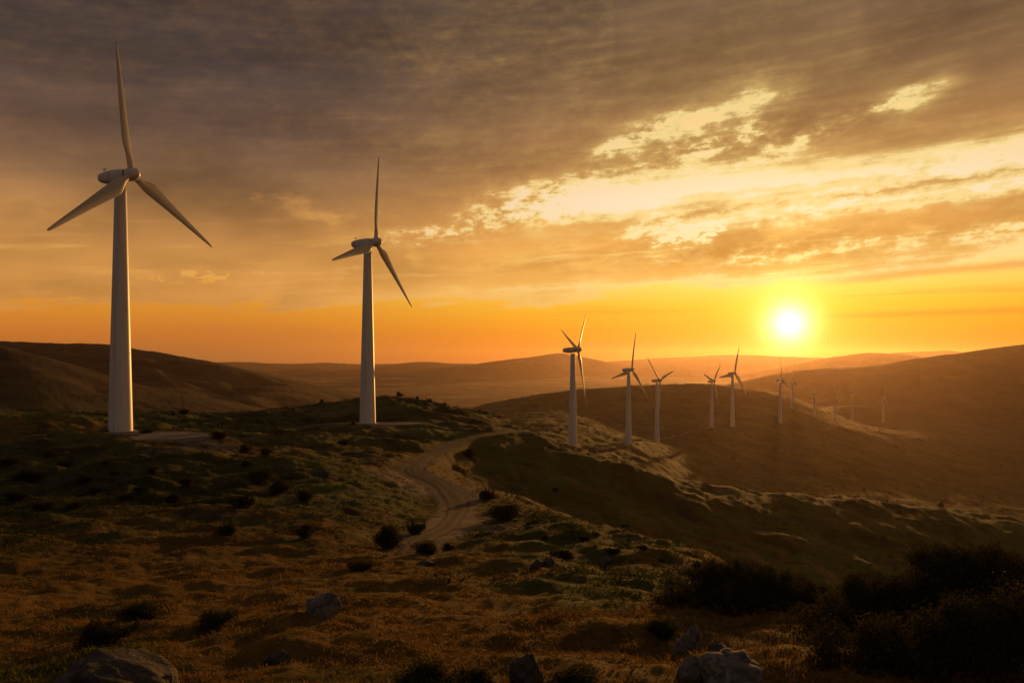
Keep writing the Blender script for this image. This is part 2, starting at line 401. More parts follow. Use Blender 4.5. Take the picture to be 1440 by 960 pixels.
ccol = nt.mix(strl * 0.6, ccol, nt.mix(cnear, lin(238,176,92), lin(255,212,124)))
ccol = nt.mix(patch * 0.55, ccol, nt.mix(cnear, lin(226,158,84), lin(252,196,100)))
rim = (-sq((cf + 0.15) / 0.42)).exp() * (1. - nt.sstep(gam, 14., 40.)) * nt.sstep(el, 4., 6.5)
tot = nt.mix(clear, ccol, csky)
tot = nt.mix(rim * 0.6, tot, lin(255,232,160))
tot = nt.mix(thin * 0.8, tot, lin(236,164,72))
# sun disc and aureole
disc = (-nt.math('POWER', gam / 1.05, 1.5)).exp() * 3.0
aur = (-(gam / 2.0)).exp() * 1.35
aur2 = (-(gam / 5.)).exp() * 0.10
tot = nt.add(tot, nt.scale(nt.mix(0., (1.0, 0.86, 0.5), (1, 1, 1)), disc))
tot = nt.add(tot, nt.scale(nt.mix(0., (1.0, 0.55, 0.07), (1, 1, 1)), aur))
tot = nt.add(tot, nt.scale(nt.mix(0., (1.0, 0.55, 0.08), (1, 1, 1)), aur2))
tot = nt.mix(nt.sstep(el, -1.5, -8.), tot, (0.03, 0.02, 0.012))
bg = nt.new('ShaderNodeBackground'); bg.inputs['Strength'].default_value = 0.1
out = nt.new('ShaderNodeOutputWorld')
nt.put(bg.inputs['Color'], nt.scale(tot, 10.0))
nt.l.new(bg.outputs[0], out.inputs[0])

sun = bpy.data.lights.new('sun', 'SUN'); sun.energy = 2.8; sun.angle = R(0.5); sun.color = (1.0, 0.45, 0.11)
so = link(bpy.data.objects.new('sun', sun))
so.rotation_euler = Vector(sd).to_track_quat('Z', 'Y').to_euler()

# ------------------------------------------------------------------ camera
cam = bpy.data.cameras.new('camera'); co = link(bpy.data.objects.new('camera', cam))
cam.lens = 28; cam.sensor_width = 36; cam.sensor_fit = 'HORIZONTAL'
cam.shift_y = (HZ - 480) / 1440; cam.clip_start = 0.1; cam.clip_end = 60000
co.location = (0, 0, 0); co.rotation_euler = (R(90), 0, 0)
scene.camera = co

# ------------------------------------------------------------------ materials
def pos(nt_):
    g = nt_.new('ShaderNodeNewGeometry'); return E(nt_, g.outputs['Position'])
def bump(nt_, h, strength, dist, b):
    nd = nt_.new('ShaderNodeBump'); nt_.put(nd.inputs['Strength'], strength); nd.inputs['Distance'].default_value = dist
    nt_.put(nd.inputs['Height'], h); nt_.l.new(nd.outputs[0], b.inputs['Normal'])

def grass_colour(t):
    P = pos(t)
    a = t.noise(P, 0.045, 5, 0.6); bq = t.noise(P, 0.35, 5, 0.6); c = t.noise(P, 2.2, 4, 0.6)
    g = t.attr('green')
    gm = t.sstep(g + (a - 0.5) * 1.0 + (bq - 0.5) * 1.3, 0.36, 0.66)
    dry = t.mix(c, (0.076, 0.045, 0.007), (0.225, 0.128, 0.024))
    grn = t.mix(c, (0.035, 0.042, 0.007), (0.102, 0.105, 0.019))
    return P, a, bq, c, t.mix(gm, dry, grn)

M_TER, t, b = material('hill_pasture')
P, a, bq, c, col = grass_colour(t)
heath = t.sstep(t.noise(P, 0.16, 6, 0.65) + (t.noise(P, 0.03, 4, 0.6) - 0.5) * 0.5, 0.50, 0.62)
col = t.mix(heath * 0.8 * t.attr('heath'), col, (0.028, 0.022, 0.009))
patchy = t.noise(P, 0.022, 7, 0.68)
col = t.scale(col, 1.0 + t.attr('heath') * (t.sstep(patchy, 0.34, 0.68) * 1.0 - 0.6))
soil = t.sstep(t.attr('soil') + (bq - 0.5) * 0.9 + (c - 0.5) * 0.5, 0.4, 0.62)
stone = t.mix(t.noise(P, 1.4, 6, 0.7), (0.10, 0.07, 0.05), (0.26, 0.20, 0.155))
col = t.mix(soil * 0.9, col, stone)
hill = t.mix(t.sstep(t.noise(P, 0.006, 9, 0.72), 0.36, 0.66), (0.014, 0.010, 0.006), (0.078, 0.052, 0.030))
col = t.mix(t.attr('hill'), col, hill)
vor = t.new('ShaderNodeTexVoronoi'); vor.inputs['Scale'].default_value = 0.0042; t.put(vor.inputs['Vector'], P)
fld = t.ramp(E(t, t.new('ShaderNodeSeparateColor').outputs[0]), [(0, (0, 0, 0)), (1, (1, 1, 1))])
sc_ = [n for n in t.n if n.bl_idname == 'ShaderNodeSeparateColor'][0]; t.l.new(vor.outputs['Color'], sc_.inputs[0])
field_glint_col = t.ramp(E(t, sc_.outputs[0]), [(0, (0.05, 0.045, 0.025)), (0.45, (0.10, 0.075, 0.04)), (0.8, (0.16, 0.11, 0.06)), (0.93, (0.5, 0.42, 0.3))], 'CONSTANT')  # field colours; the palest cells paint the valley's glints in as colour
col = t.mix(t.attr('plain'), col, field_glint_col)
t.put(b.inputs['Base Color'], col); b.inputs['Roughness'].default_value = 0.95; b.inputs['Specular IOR Level'].default_value = 0.08
hh = t.noise(P, 1.7, 7, 0.7) + t.noise(P, 0.25, 4, 0.6) * 2.5
bump(t, hh, 0.62 - t.attr('heath') * 0.36, 0.3, b)

M_ROAD, t, b = material('packed_dirt')
P = pos(t); across = t.attr('across')
rut = (-sq((t.math('ABSOLUTE', across + (t.noise(P, 0.25, 3, 0.5) - 0.5) * 0.35) - 0.48) / 0.15)).exp()
nn = t.sstep(t.noise(P, 1.6, 8, 0.78), 0.3, 0.7)
col = t.mix(nn, (0.058, 0.040, 0.027), (0.125, 0.088, 0.060))
col = t.mix((-sq(across / 0.2)).exp() * t.sstep(t.noise(P, 0.8, 5, 0.6), 0.4, 0.6) * 0.75, col, (0.055, 0.045, 0.014))
col = t.mix(rut * 0.75, col, (0.17, 0.125, 0.09))
t.put(b.inputs['Base Color'], col); b.inputs['Roughness'].default_value = 0.95; b.inputs['Specular IOR Level'].default_value = 0.1
bump(t, nn + t.noise(P, 6.0, 4, 0.6), 0.6, 0.08, b)
tr = t.new('ShaderNodeBsdfTransparent'); mx = t.new('ShaderNodeMixShader')
al = t.sstep(t.math('ABSOLUTE', across) + (t.noise(P, 0.9, 6, 0.75) - 0.5) * 1.1, 0.72, 0.95)
t.put(mx.inputs[0], al); t.l.new(b.outputs[0], mx.inputs[1]); t.l.new(tr.outputs[0], mx.inputs[2])
t.l.new(mx.outputs[0], t.n['Material Output'].inputs[0])

M_GRAVEL, t, b = material('crane_pad_gravel')
P = pos(t); across = t.attr('across')
gn = t.noise(P, 3.5, 7, 0.75)
t.put(b.inputs['Base Color'], t.mix(t.sstep(gn + (t.noise(P, 0.35, 4, 0.6) - 0.5) * 0.6, 0.3, 0.7), (0.13, 0.105, 0.085), (0.34, 0.285, 0.235))); b.inputs['Roughness'].default_value = 0.95
bump(t, gn, 0.5, 0.08, b)
tr = t.new('ShaderNodeBsdfTransparent'); mx = t.new('ShaderNodeMixShader')
t.put(mx.inputs[0], t.sstep(across + (t.noise(P, 0.5, 5, 0.7) - 0.5) * 0.8, 0.72, 0.98)); t.l.new(b.outputs[0], mx.inputs[1]); t.l.new(tr.outputs[0], mx.inputs[2])
t.l.new(mx.outputs[0], t.n['Material Output'].inputs[0])

M_GRASS, t, b = material('meadow_grass')
P, a, bq, c, col = grass_colour(t)
rnd = t.attr('shade')
col = t.scale(col, 0.75 + rnd * 0.9)
t.put(b.inputs['Base Color'], col); b.inputs['Roughness'].default_value = 0.7; b.inputs['Specular IOR Level'].default_value = 0.15
tl = t.new('ShaderNodeBsdfTranslucent'); t.put(tl.inputs[0], col)
mx = t.new('ShaderNodeMixShader'); mx.inputs[0].default_value = 0.4
t.l.new(b.outputs[0], mx.inputs[1]); t.l.new(tl.outputs[0], mx.inputs[2]); t.l.new(mx.outputs[0], t.n['Material Output'].inputs[0])

def leaf_mat(name, c1, c2, trans=0.35):
    m, t, b = material(name)
    col = t.mix(t.attr('shade'), c1, c2)
    t.put(b.inputs['Base Color'], col); b.inputs['Roughness'].default_value = 0.75; b.inputs['Specular IOR Level'].default_value = 0.05
    tl = t.new('ShaderNodeBsdfTranslucent'); t.put(tl.inputs[0], col)
    mx = t.new('ShaderNodeMixShader'); mx.inputs[0].default_value = trans
    t.l.new(b.outputs[0], mx.inputs[1]); t.l.new(tl.outputs[0], mx.inputs[2]); t.l.new(mx.outputs[0], t.n['Material Output'].inputs[0])
    return m
M_LEAF = leaf_mat('shrub_leaf', (0.024, 0.024, 0.008), (0.080, 0.066, 0.018), 0.32)
M_SCRUB = leaf_mat('dark_scrub_leaf', (0.012, 0.013, 0.005), (0.034, 0.032, 0.010), 0.15)
M_OLIVE = leaf_mat('olive_shrub_leaf', (0.032, 0.036, 0.009), (0.085, 0.082, 0.022))
M_BARK, t, b = material('shrub_bark')
t.put(b.inputs['Base Color'], t.mix(t.noise(pos(t), 9., 4), (0.035, 0.024, 0.015), (0.09, 0.065, 0.045))); b.inputs['Roughness'].default_value = 0.9

def rock_mat(name, c1, c2, lich):
    m, t, b = material(name)
    tcn = t.new('ShaderNodeTexCoord'); P = E(t, tcn.outputs['Object'])
    n = t.noise(P, 3.2, 8, 0.7, 0.4); n2_ = t.noise(P, 1.1, 5, 0.6)
    col = t.mix(t.sstep(n, 0.3, 0.7), c1, c2)
    col = t.mix(t.sstep(n2_ + (n - 0.5) * 0.6, 0.52, 0.64) * 0.8, col, lich)
    crack = t.sstep(t.math('ABSOLUTE', t.noise(P, 1.3, 6, 0.6) - 0.5), 0.0, 0.035)
    col = t.mix((1. - crack) * 0.6, col, (0.05, 0.042, 0.035))
    t.put(b.inputs['Base Color'], col); b.inputs['Roughness'].default_value = 0.92; b.inputs['Specular IOR Level'].default_value = 0.15
    bump(t, n * 1.2 + crack * 0.35 + t.noise(P, 14., 5, 0.7) * 0.35, 0.9, 0.12, b)
    return m
M_ROCK = rock_mat('weathered_limestone', (0.14, 0.122, 0.11), (0.37, 0.335, 0.30), (0.22, 0.18, 0.11))
M_DROCK = rock_mat('dark_mossy_rock', (0.055, 0.047, 0.042), (0.19, 0.165, 0.145), (0.06, 0.052, 0.02))

M_WHITE, t, b = material('painted_steel')
tcn = t.new('ShaderNodeTexCoord'); P = E(t, tcn.outputs['Object'])
sp = t.new('ShaderNodeSeparateXYZ'); t.put(sp.inputs[0], P)
streak = t.noise(t.vec(E(t, sp.outputs[0]) * 2.2, E(t, sp.outputs[1]) * 2.2, E(t, sp.outputs[2]) * 0.07), 1.0, 5, 0.6)
col = t.mix(t.sstep(streak, 0.35, 0.75), (0.80, 0.79, 0.77), (0.60, 0.58, 0.55))
t.put(b.inputs['Base Color'], col); b.inputs['Roughness'].default_value = 0.42; b.inputs['Specular IOR Level'].default_value = 0.4
M_BLADE, t, b = material('blade_gelcoat')
P = E(t, t.new('ShaderNodeTexCoord').outputs['Object'])
t.put(b.inputs['Base Color'], t.mix(t.noise(P, 0.5, 5, 0.6), (0.70, 0.69, 0.67), (0.60, 0.585, 0.56))); b.inputs['Roughness'].default_value = 0.38; b.inputs['Specular IOR Level'].default_value = 0.4
tl = t.new('ShaderNodeBsdfTranslucent'); tl.inputs[0].default_value = (0.75, 0.68, 0.56, 1)
mx = t.new('ShaderNodeMixShader'); mx.inputs[0].default_value = 0.35
t.l.new(b.outputs[0], mx.inputs[1]); t.l.new(tl.outputs[0], mx.inputs[2]); t.l.new(mx.outputs[0], t.n['Material Output'].inputs[0])
M_DARK, t, b = material('dark_seal')
t.put(b.inputs['Base Color'], t.mix(t.noise(pos(t), 3., 3), (0.03, 0.03, 0.03), (0.06, 0.058, 0.055))); b.inputs['Roughness'].default_value = 0.6
M_CONC, t, b = material('concrete')
t.put(b.inputs['Base Color'], t.mix(t.noise(pos(t), 1.5, 6, 0.7), (0.22, 0.20, 0.18), (0.38, 0.35, 0.31))); b.inputs['Roughness'].default_value = 0.9

# ------------------------------------------------------------------ ground sheet
core = np.linspace(-R(37.5), R(37.5), 1060)
side = R(37.5) + (np.pi - R(37.5)) * (np.linspace(0, 1, 62)[1:] ** 1.7)
TH = np.concatenate([-side[::-1], core, side[:-1]])       # closed around
RR = np.concatenate([[0.4, 0.8], np.exp(np.linspace(math.log(1.3), math.log(14000), 860))])
T2, R2 = np.meshgrid(TH, RR)
X = R2 * np.sin(T2); Yw = R2 * np.cos(T2)
Z = height(X.ravel(), Yw.ravel()).reshape(X.shape)
zb, Yd, pxd, rd, fard = base_height(X.ravel(), Yw.ravel())
nT, nR = len(TH), len(RR)
V = np.stack([X.ravel(), Yw.ravel(), Z.ravel()], 1)
V = np.vstack([V, [[0, 0, -2.05]]])
ii, jj = np.meshgrid(np.arange(nR - 1), np.arange(nT), indexing='ij')
j2 = (jj + 1) % nT
Fq = np.stack([ii*nT + jj, (ii+1)*nT + jj, (ii+1)*nT + j2, ii*nT + j2], -1).reshape(-1, 4)[:, ::-1]
# tiny fan at the viewer's feet, as degenerate-free quads (two sectors at a time)
jj = np.arange(0, nT - 1, 2)
fan = np.stack([np.full_like(jj, nR*nT), jj, jj + 1, (jj + 2) % nT], 1)[:, ::-1]
Fq = np.vstack([Fq, fan])

def green_of(px, Y):
    g = 0.44 + 0.0 * px
    g = g + 0.55 * np.exp(-((px - 380) / 190) ** 2 - ((Y - 82) / 20) ** 2)         # damp hollow
    g = g + 0.45 * np.exp(-((px - 120) / 150) ** 2 - ((Y - 90) / 25) ** 2)
    g = g + 0.48 * sstep(130, 200, Y)
    g = g + 0.35 * np.exp(-((px - 830) / 120) ** 2 - ((Y - 45) / 22) ** 2)
    g = g + 0.45 * np.exp(-((px - 860) / 90) ** 2 - ((Y - 24) / 6) ** 2)
    g = g - 0.10 * np.exp(-((px - 550) / 500) ** 2 - ((Y - 30) / 20) ** 2)
    return g
green = green_of(pxd, Yd)
def spot(px0, Y0, rx, ry): return np.exp(-(((pxd - px0) / F * Yd) / rx) ** 2 - ((Yd - Y0) / ry) ** 2)
soil = 0.12 + 1.0*spot(238, 138, 7, 9) + 0.95*spot(530, 200, 14, 4.5) + 0.5*spot(835, 368, 7, 4) + 0.5*spot(590, 98, 8, 9) + 0.6*spot(655, 95, 5, 10) + 0.45*spot(680, 62, 5, 8) \
     + 0.3*spot(888, 499, 9, 4) + 0.3*spot(930, 635, 10, 5) + 0.4*spot(240, 112, 10, 9) + 0.3*spot(520, 108, 9, 6) + 0.7*spot(310, 128, 5, 5) + 0.35*spot(640, 40, 5, 5)
TRACKS = [[(985,599),(1003,592),(1025,588),(1052,586),(1080,589),(1098,591)], [(1145,602),(1160,604),(1174,600),(1188,594),(1210,593),(1242,595),(1300,599),(1380,607)], [(742,607),(765,605),(785,600),(840,597),(885,600),(930,596)], [(806,632),(840,628),(884,624),(925,618),(965,607),(1001,600)], [(960,672),(1010,690),(1080,698),(1160,705),(1240,704),(1330,716)]]
dtr = np.full(len(pxd), 1e9); mk = (rd > 150) & (rd < 1500) & (np.abs(pxd - 1050) < 420); ix = np.nonzero(mk)[0]; xr, yr = X.ravel()[ix], Yw.ravel()[ix]; bb = np.full(len(ix), 1e9)
for tr_ in TRACKS:
    q_ = [hit(a_, b_, 140, 1600) for a_, b_ in tr_]
    for p_, p2 in zip(q_[:-1], q_[1:]):
        ab = np.array([p2.x - p_.x, p2.y - p_.y]); L2_ = max(1e-6, ab @ ab)
        if L2_ > 400**2: continue
        tt = np.clip(((xr - p_.x)*ab[0] + (yr - p_.y)*ab[1]) / L2_, 0, 1)
        bb = np.minimum(bb, (xr - p_.x - tt*ab[0])**2 + (yr - p_.y - tt*ab[1])**2)
dtr[ix] = np.sqrt(bb)
soil = soil + 0.5 * np.exp(-(dtr / (1.2 + rd/420)) ** 2)
soil = soil * (1 - sstep(1400, 1700, Yd))
dmin = np.full(len(pxd), 1e9); mk = (rd > 40) & (rd < 400) & (np.abs(X.ravel()) < 90)
ix = np.nonzero(mk)[0]; xr, yr = X.ravel()[ix], Yw.ravel()[ix]; bb = np.full(len(ix), 1e9)
for p_ in ROAD_PTS[::2]: bb = np.minimum(bb, (xr - p_[0])**2 + (yr - p_[1])**2)
dmin[ix] = np.sqrt(bb)
soil = soil + 0.42 * (1 - sstep(1.2, 3.2, dmin))
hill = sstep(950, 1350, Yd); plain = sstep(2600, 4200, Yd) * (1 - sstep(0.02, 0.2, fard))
heath_a = sstep(25, 70, rd)
tail = lambda v: np.r_[v, v[:1] * 0]
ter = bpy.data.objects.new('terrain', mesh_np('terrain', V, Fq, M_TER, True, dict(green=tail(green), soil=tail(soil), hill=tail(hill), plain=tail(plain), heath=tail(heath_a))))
link(ter); tag(ter, kind='structure')

# mesh-accurate ground lookup (what objects and the road rest on)
LR = np.log(RR)
def ground(x, y):
    x = np.atleast_1d(np.asarray(x, float)); y = np.atleast_1d(np.asarray(y, float))
    th = np.arctan2(x, y); lr = np.log(np.clip(np.hypot(x, y), 0.9, 13900))
    i = np.clip(np.searchsorted(LR, lr) - 1, 0, nR - 2); j = np.clip(np.searchsorted(TH, th) - 1, 0, nT - 2)
    fr = (np.exp(lr) - RR[i]) / (RR[i+1] - RR[i]); ft = (th - TH[j]) / (TH[j+1] - TH[j])
    return Z[i, j]*(1-fr)*(1-ft) + Z[i+1, j]*fr*(1-ft) + Z[i, j+1]*(1-fr)*ft + Z[i+1, j+1]*fr*ft

# dirt road strip
tan = np.gradient(rc[:, :2], axis=0); tan /= np.linalg.norm(tan, axis=1)[:, None]
nor = np.stack([tan[:, 1], -tan[:, 0]], 1)
ac = np.linspace(-1, 1, 13); hw = 0.98 + 0.25 * perlin(ss / 9.0, ss * 0, 3) + 0.6 * np.exp(-((ss - np.interp(78, np.linspace(60, 90, 2), [ss[int(len(ss)*.22)], ss[int(len(ss)*.3)]])) / 9) ** 2)
RV = rc[:, None, :2] + nor[:, None, :] * (ac[None, :, None] * hw[:, None, None])
rz = ground(RV[..., 0].ravel(), RV[..., 1].ravel()).reshape(RV.shape[:2]) + 0.035 - 0.02 * ac[None, :] ** 2
RVV = np.concatenate([RV, rz[..., None]], -1).reshape(-1, 3)
a_, b_ = np.meshgrid(np.arange(len(rc) - 1), np.arange(12), indexing='ij')
RF = np.stack([a_*13 + b_, a_*13 + b_ + 1, (a_+1)*13 + b_ + 1, (a_+1)*13 + b_], -1).reshape(-1, 4)
rd_o = bpy.data.objects.new('dirt_road', mesh_np('dirt_road', RVV, RF, M_ROAD, True, dict(across=np.tile(ac, len(rc)))))
link(rd_o); tag(rd_o, kind='structure')

# gravel pads beside three of the turbines
for k_, p_ in enumerate(PADS):
    rr_, qq_ = np.meshgrid(np.linspace(0.02, 1, 14), np.linspace(0, 2*np.pi, 61)[:-1], indexing='ij')
    wobr = 1 + 0.12*np.sin(qq_*3 + k_) + 0.07*np.sin(qq_*7 + 2*k_)
    gx, gy = p_[0] + rr_*wobr*p_[3]*np.cos(qq_)*0.95, p_[1] + rr_*wobr*p_[4]*np.sin(qq_)*0.95
    gz = ground(gx.ravel(), gy.ravel()) + 0.05
    i_, j_ = np.meshgrid(np.arange(13), np.arange(60), indexing='ij')
    gf_ = np.stack([i_*60 + j_, (i_+1)*60 + j_, (i_+1)*60 + (j_+1) % 60, i_*60 + (j_+1) % 60], -1).reshape(-1, 4)
    po_ = bpy.data.objects.new('gravel_pad', mesh_np('gravel_pad', np.stack([gx.ravel(), gy.ravel(), gz], 1), gf_, M_GRAVEL, True, dict(across=rr_.ravel())))
    link(po_); tag(po_, kind='structure')

# ------------------------------------------------------------------ grass (uncountable)
def grass(n, y0, y1, seed):
    g = np.random.default_rng(seed)
    u = g.uniform(-0.72, 0.72, n); Y = np.exp(g.uniform(math.log(y0), math.log(y1), n)); x = u * Y
    den = 0.5 + 1.1 * fbm(x, Y, 2.2, 4, 77) + 0.15
    keep = g.uniform(0, 1, n) < np.clip(den, 0.35, 1)
    d = np.full(n, 9.0)
    m = (Y > 45) & (Y < 300)
    xi, yi = x[m], Y[m]; bb = np.full(m.sum(), 1e9)
    for p_ in ROAD_PTS[::3]: bb = np.minimum(bb, (xi - p_[0])**2 + (yi - p_[1])**2)
    d[m] = np.sqrt(bb); keep &= d > 2.0
    for p_ in PADS: keep &= pad_d(x, Y, p_) > 1.0
    x, Y = x[keep], Y[keep]; n = len(x)
    px = 720 + F * x / Y; gr = green_of(px, Y)
    hgt = (0.025 + 0.085 * g.random(n) ** 4) * (0.7 + 0.6 * np.clip(fbm(x, Y, 6.0, 2, 88) + 0.5, 0, 1.4)) * (1 + Y / 160)
    K = 5
    bx = np.repeat(x, K) + g.normal(0, 0.055, n*K) * (1 + np.repeat(Y, K) / 50); by = np.repeat(Y, K) + g.normal(0, 0.055, n*K) * (1 + np.repeat(Y, K) / 50)
    bz = ground(bx, by) - 0.02
    H = np.repeat(hgt, K) * g.uniform(0.6, 1.25, n*K)
    wd = (0.007 + 0.00055 * by) * g.uniform(0.7, 1.4, n*K)
    ang = g.uniform(0, 2*np.pi, n*K); lean = g.uniform(0.3, 1.5, n*K) * H; la = g.normal(2.6, 1.3, n*K)
    tipx = bx + np.cos(la)*lean; tipy = by + np.sin(la)*lean; tipz = bz + H
    mxx = bx + np.cos(la)*lean*0.35; myy = by + np.sin(la)*lean*0.35; mzz = bz + H*0.62
    cx, cy = np.cos(ang)*wd, np.sin(ang)*wd
    Vv = np.stack([np.stack([bx-cx, by-cy, bz], 1), np.stack([bx+cx, by+cy, bz], 1), np.stack([mxx+cx*.7, myy+cy*.7, mzz], 1), np.stack([tipx, tipy, tipz], 1), np.stack([mxx-cx*.7, myy-cy*.7, mzz], 1)], 1).reshape(-1, 3)
    m_ = np.arange(n*K)[:, None] * 5
    tri = np.concatenate([m_ + np.array([[0, 1, 2]]), m_ + np.array([[0, 2, 4]]), m_ + np.array([[4, 2, 3]])], 0)
    sh = np.repeat(np.repeat(g.uniform(0, 1, n), K) * 0.6 + g.uniform(0, 0.4, n*K), 5)
    gg = np.repeat(np.repeat(gr, K), 5)
    return Vv, tri, sh, gg
gv, gf, gs, gg = grass(150000, 5.5, 150, 3)
go = bpy.data.objects.new('grass', mesh_np('grass', gv, gf, M_GRASS, False, dict(shade=gs, green=gg)))
link(go); tag(go, 'dry golden and green pasture grass covering the foreground hill', 'grass', kind='stuff')

# ------------------------------------------------------------------ foliage builders
def leaf_cloud(n, lobes, leaf, seed, top_bias=0.0, ragged=0.25):
    """lobes: list of (cx,cy,cz,rx,ry,rz). Leaves fill the lobes, denser near their skin."""
    g = np.random.default_rng(seed)
    vol = np.array([l[3]*l[4]*l[5] for l in lobes]) ** 0.75; pr = vol / vol.sum()
    k = g.choice(len(lobes), n, p=pr); L = np.array(lobes)[k]
    d = g.normal(size=(n, 3)); d /= np.linalg.norm(d, axis=1)[:, None]
    rad = g.random(n) ** 0.30
    lump = 1 + ragged * (np.sin(d[:, 0]*7 + k*1.7) * np.sin(d[:, 1]*6 + k) + np.sin(d[:, 2]*9 + k*2.3) * 0.6 + 0.8 * g.normal(0, 0.33, n))
    p_ = L[:, :3] + d * L[:, 3:] * (rad * lump)[:, None]
    ok = p_[:, 2] > 0.02; p_ = p_[ok]; d = d[ok]; n = len(p_)
    nrm = d * 0.7 + g.normal(0, 0.8, (n, 3)); nrm[:, 2] += 0.35; nrm /= np.linalg.norm(nrm, axis=1)[:, None]
    t1 = np.cross(nrm, g.normal(size=(n, 3))); t1 /= np.linalg.norm(t1, axis=1)[:, None] + 1e-9
    t2 = np.cross(nrm, t1)
    s = leaf * g.uniform(0.6, 1.4, n)[:, None]
    Vv = np.stack([p_ - t1*s, p_ + t2*s*0.42 + nrm*s*.1, p_ + t1*s, p_ - t2*s*0.42 + nrm*s*.1], 1).reshape(-1, 3)
    Fv = np.arange(n*4).reshape(-1, 4)
    sh = np.repeat(g.random(n) * 0.75 + 0.25 * g.random(n), 4)
    return Vv, Fv, sh

def tube(pts, r0, r1, seg=6):
    pts = [Vector(p_) for p_ in pts]; V = []; Fv = []
    for i, p_ in enumerate(pts):
        tdir = (pts[min(i+1, len(pts)-1)] - pts[max(i-1, 0)]).normalized()
        a = tdir.orthogonal().normalized(); b2 = tdir.cross(a); r_ = r0 + (r1 - r0) * i / (len(pts) - 1)
        for s_ in range(seg):
            q = 2*math.pi*s_/seg; V.append(p_ + a*math.cos(q)*r_ + b2*math.sin(q)*r_)
    for i in range(len(pts) - 1):
        for s_ in range(seg):
            Fv.append((i*seg+s_, i*seg+(s_+1) % seg, (i+1)*seg+(s_+1) % seg, (i+1)*seg+s_))
    return V, Fv
def stems_mesh(name, lobes, seed, r=0.03):
    rr = random.Random(seed); V = []; Fv = []
    for l in lobes:
        for q in range(3):
            top = Vector((l[0] + rr.uniform(-.6, .6)*l[3], l[1] + rr.uniform(-.6, .6)*l[4], l[2] + rr.uniform(0, .75)*l[5]))
            base = Vector((l[0]*0.25 + rr.uniform(-.06, .06), l[1]*0.25 + rr.uniform(-.06, .06), -0.08))
            pts = [base + (top - base)*k + Vector((rr.uniform(-1, 1), rr.uniform(-1, 1), rr.uniform(-.3, .6)))*0.09*l[3]*math.sin(math.pi*k) for k in (0, .25, .5, .75, 1)]
            v, f = tube(pts, r, r*0.3); o_ = len(V); V += v; Fv += [tuple(i + o_ for i in ff) for ff in f]
    return mesh_np(name, np.array([tuple(v) for v in V]), np.array(Fv), M_BARK)
def rand_lobes(seed, n, flat=0.62):
    """uneven clump about one unit wide, height about flat"""
    g = random.Random(seed); out = []
    for i in range(n):
        a = g.uniform(0, 2*math.pi); d_ = g.uniform(.0, .33); s_ = g.uniform(.09, .23)
        zz = flat * g.uniform(.2, .72) * (1 - 0.9*d_)
        out.append((math.cos(a)*d_*1.1, math.sin(a)*d_, zz, s_*g.uniform(.9, 1.5), s_*g.uniform(.8, 1.2), s_*g.uniform(.6, 1.1)))
    for i in range(n // 2):                       # sprigs that break the outline
        a = g.uniform(0, 2*math.pi); d_ = g.uniform(.1, .42)
        out.append((math.cos(a)*d_, math.sin(a)*d_, flat*g.uniform(.5, 1.0)*(1 - d_), g.uniform(.03, .07), g.uniform(.03, .07), g.uniform(.08, .17)))
    return out
def ragged(lobes, seed, n):
    """big-shrub lobes plus sprays standing out of their skin"""
    g = random.Random(seed); out = list(lobes)
    for i in range(n):
        l = g.choice(lobes); a = g.uniform(0, 2*math.pi); e = g.uniform(-.1, 1.2)
        r_ = g.uniform(.06, .2)
        out.append((l[0] + math.cos(a)*math.cos(e)*l[3]*.98, l[1] + math.sin(a)*math.cos(e)*l[4]*.98, max(.1, l[2] + math.sin(e)*l[5]*.98), r_, r_, r_*g.uniform(.7, 1.6)))
    return out
VAR = []
for k, (n, leaf, seed) in enumerate([(5200, .024, 11), (5200, .024, 12), (4800, .026, 13), (900, .055, 14), (900, .055, 15)]):
    lb = rand_lobes(seed, 14 if k < 3 else 7, 0.66 + 0.1*(k % 2))
    fv, ff, fs = leaf_cloud(n, lb, leaf, seed)
    VAR.append((mesh_np('shrub_foliage', fv, ff, M_LEAF, False, dict(shade=fs)), mesh_np('shrub_foliage_olive', fv, ff, M_OLIVE, False, dict(shade=fs)), stems_mesh('shrub_stem', lb, seed, .014)))

def shrub(px, row, wpx, label, var=0, olive=False, hscale=1.0, rot=0.0, group=None, parts=True, name='shrub', y0=5.0):
    p_ = hit(px, row, y0); wm = wpx / F * p_.y
    root = bpy.data.objects.new(name, None); link(root)
    root.location = (p_.x, p_.y, float(ground(p_.x, p_.y)[0]) - 0.03*wm); root.scale = (wm, wm, wm*hscale); root.rotation_euler = (0, 0, rot)
    root.empty_display_size = 0.1
    tag(root, label, 'shrub', group)
    fo = bpy.data.objects.new('foliage', VAR[var][1 if olive else 0]); link(fo, root)
    if parts:
        st = bpy.data.objects.new('stem', VAR[var][2]); link(st, root)
    return root

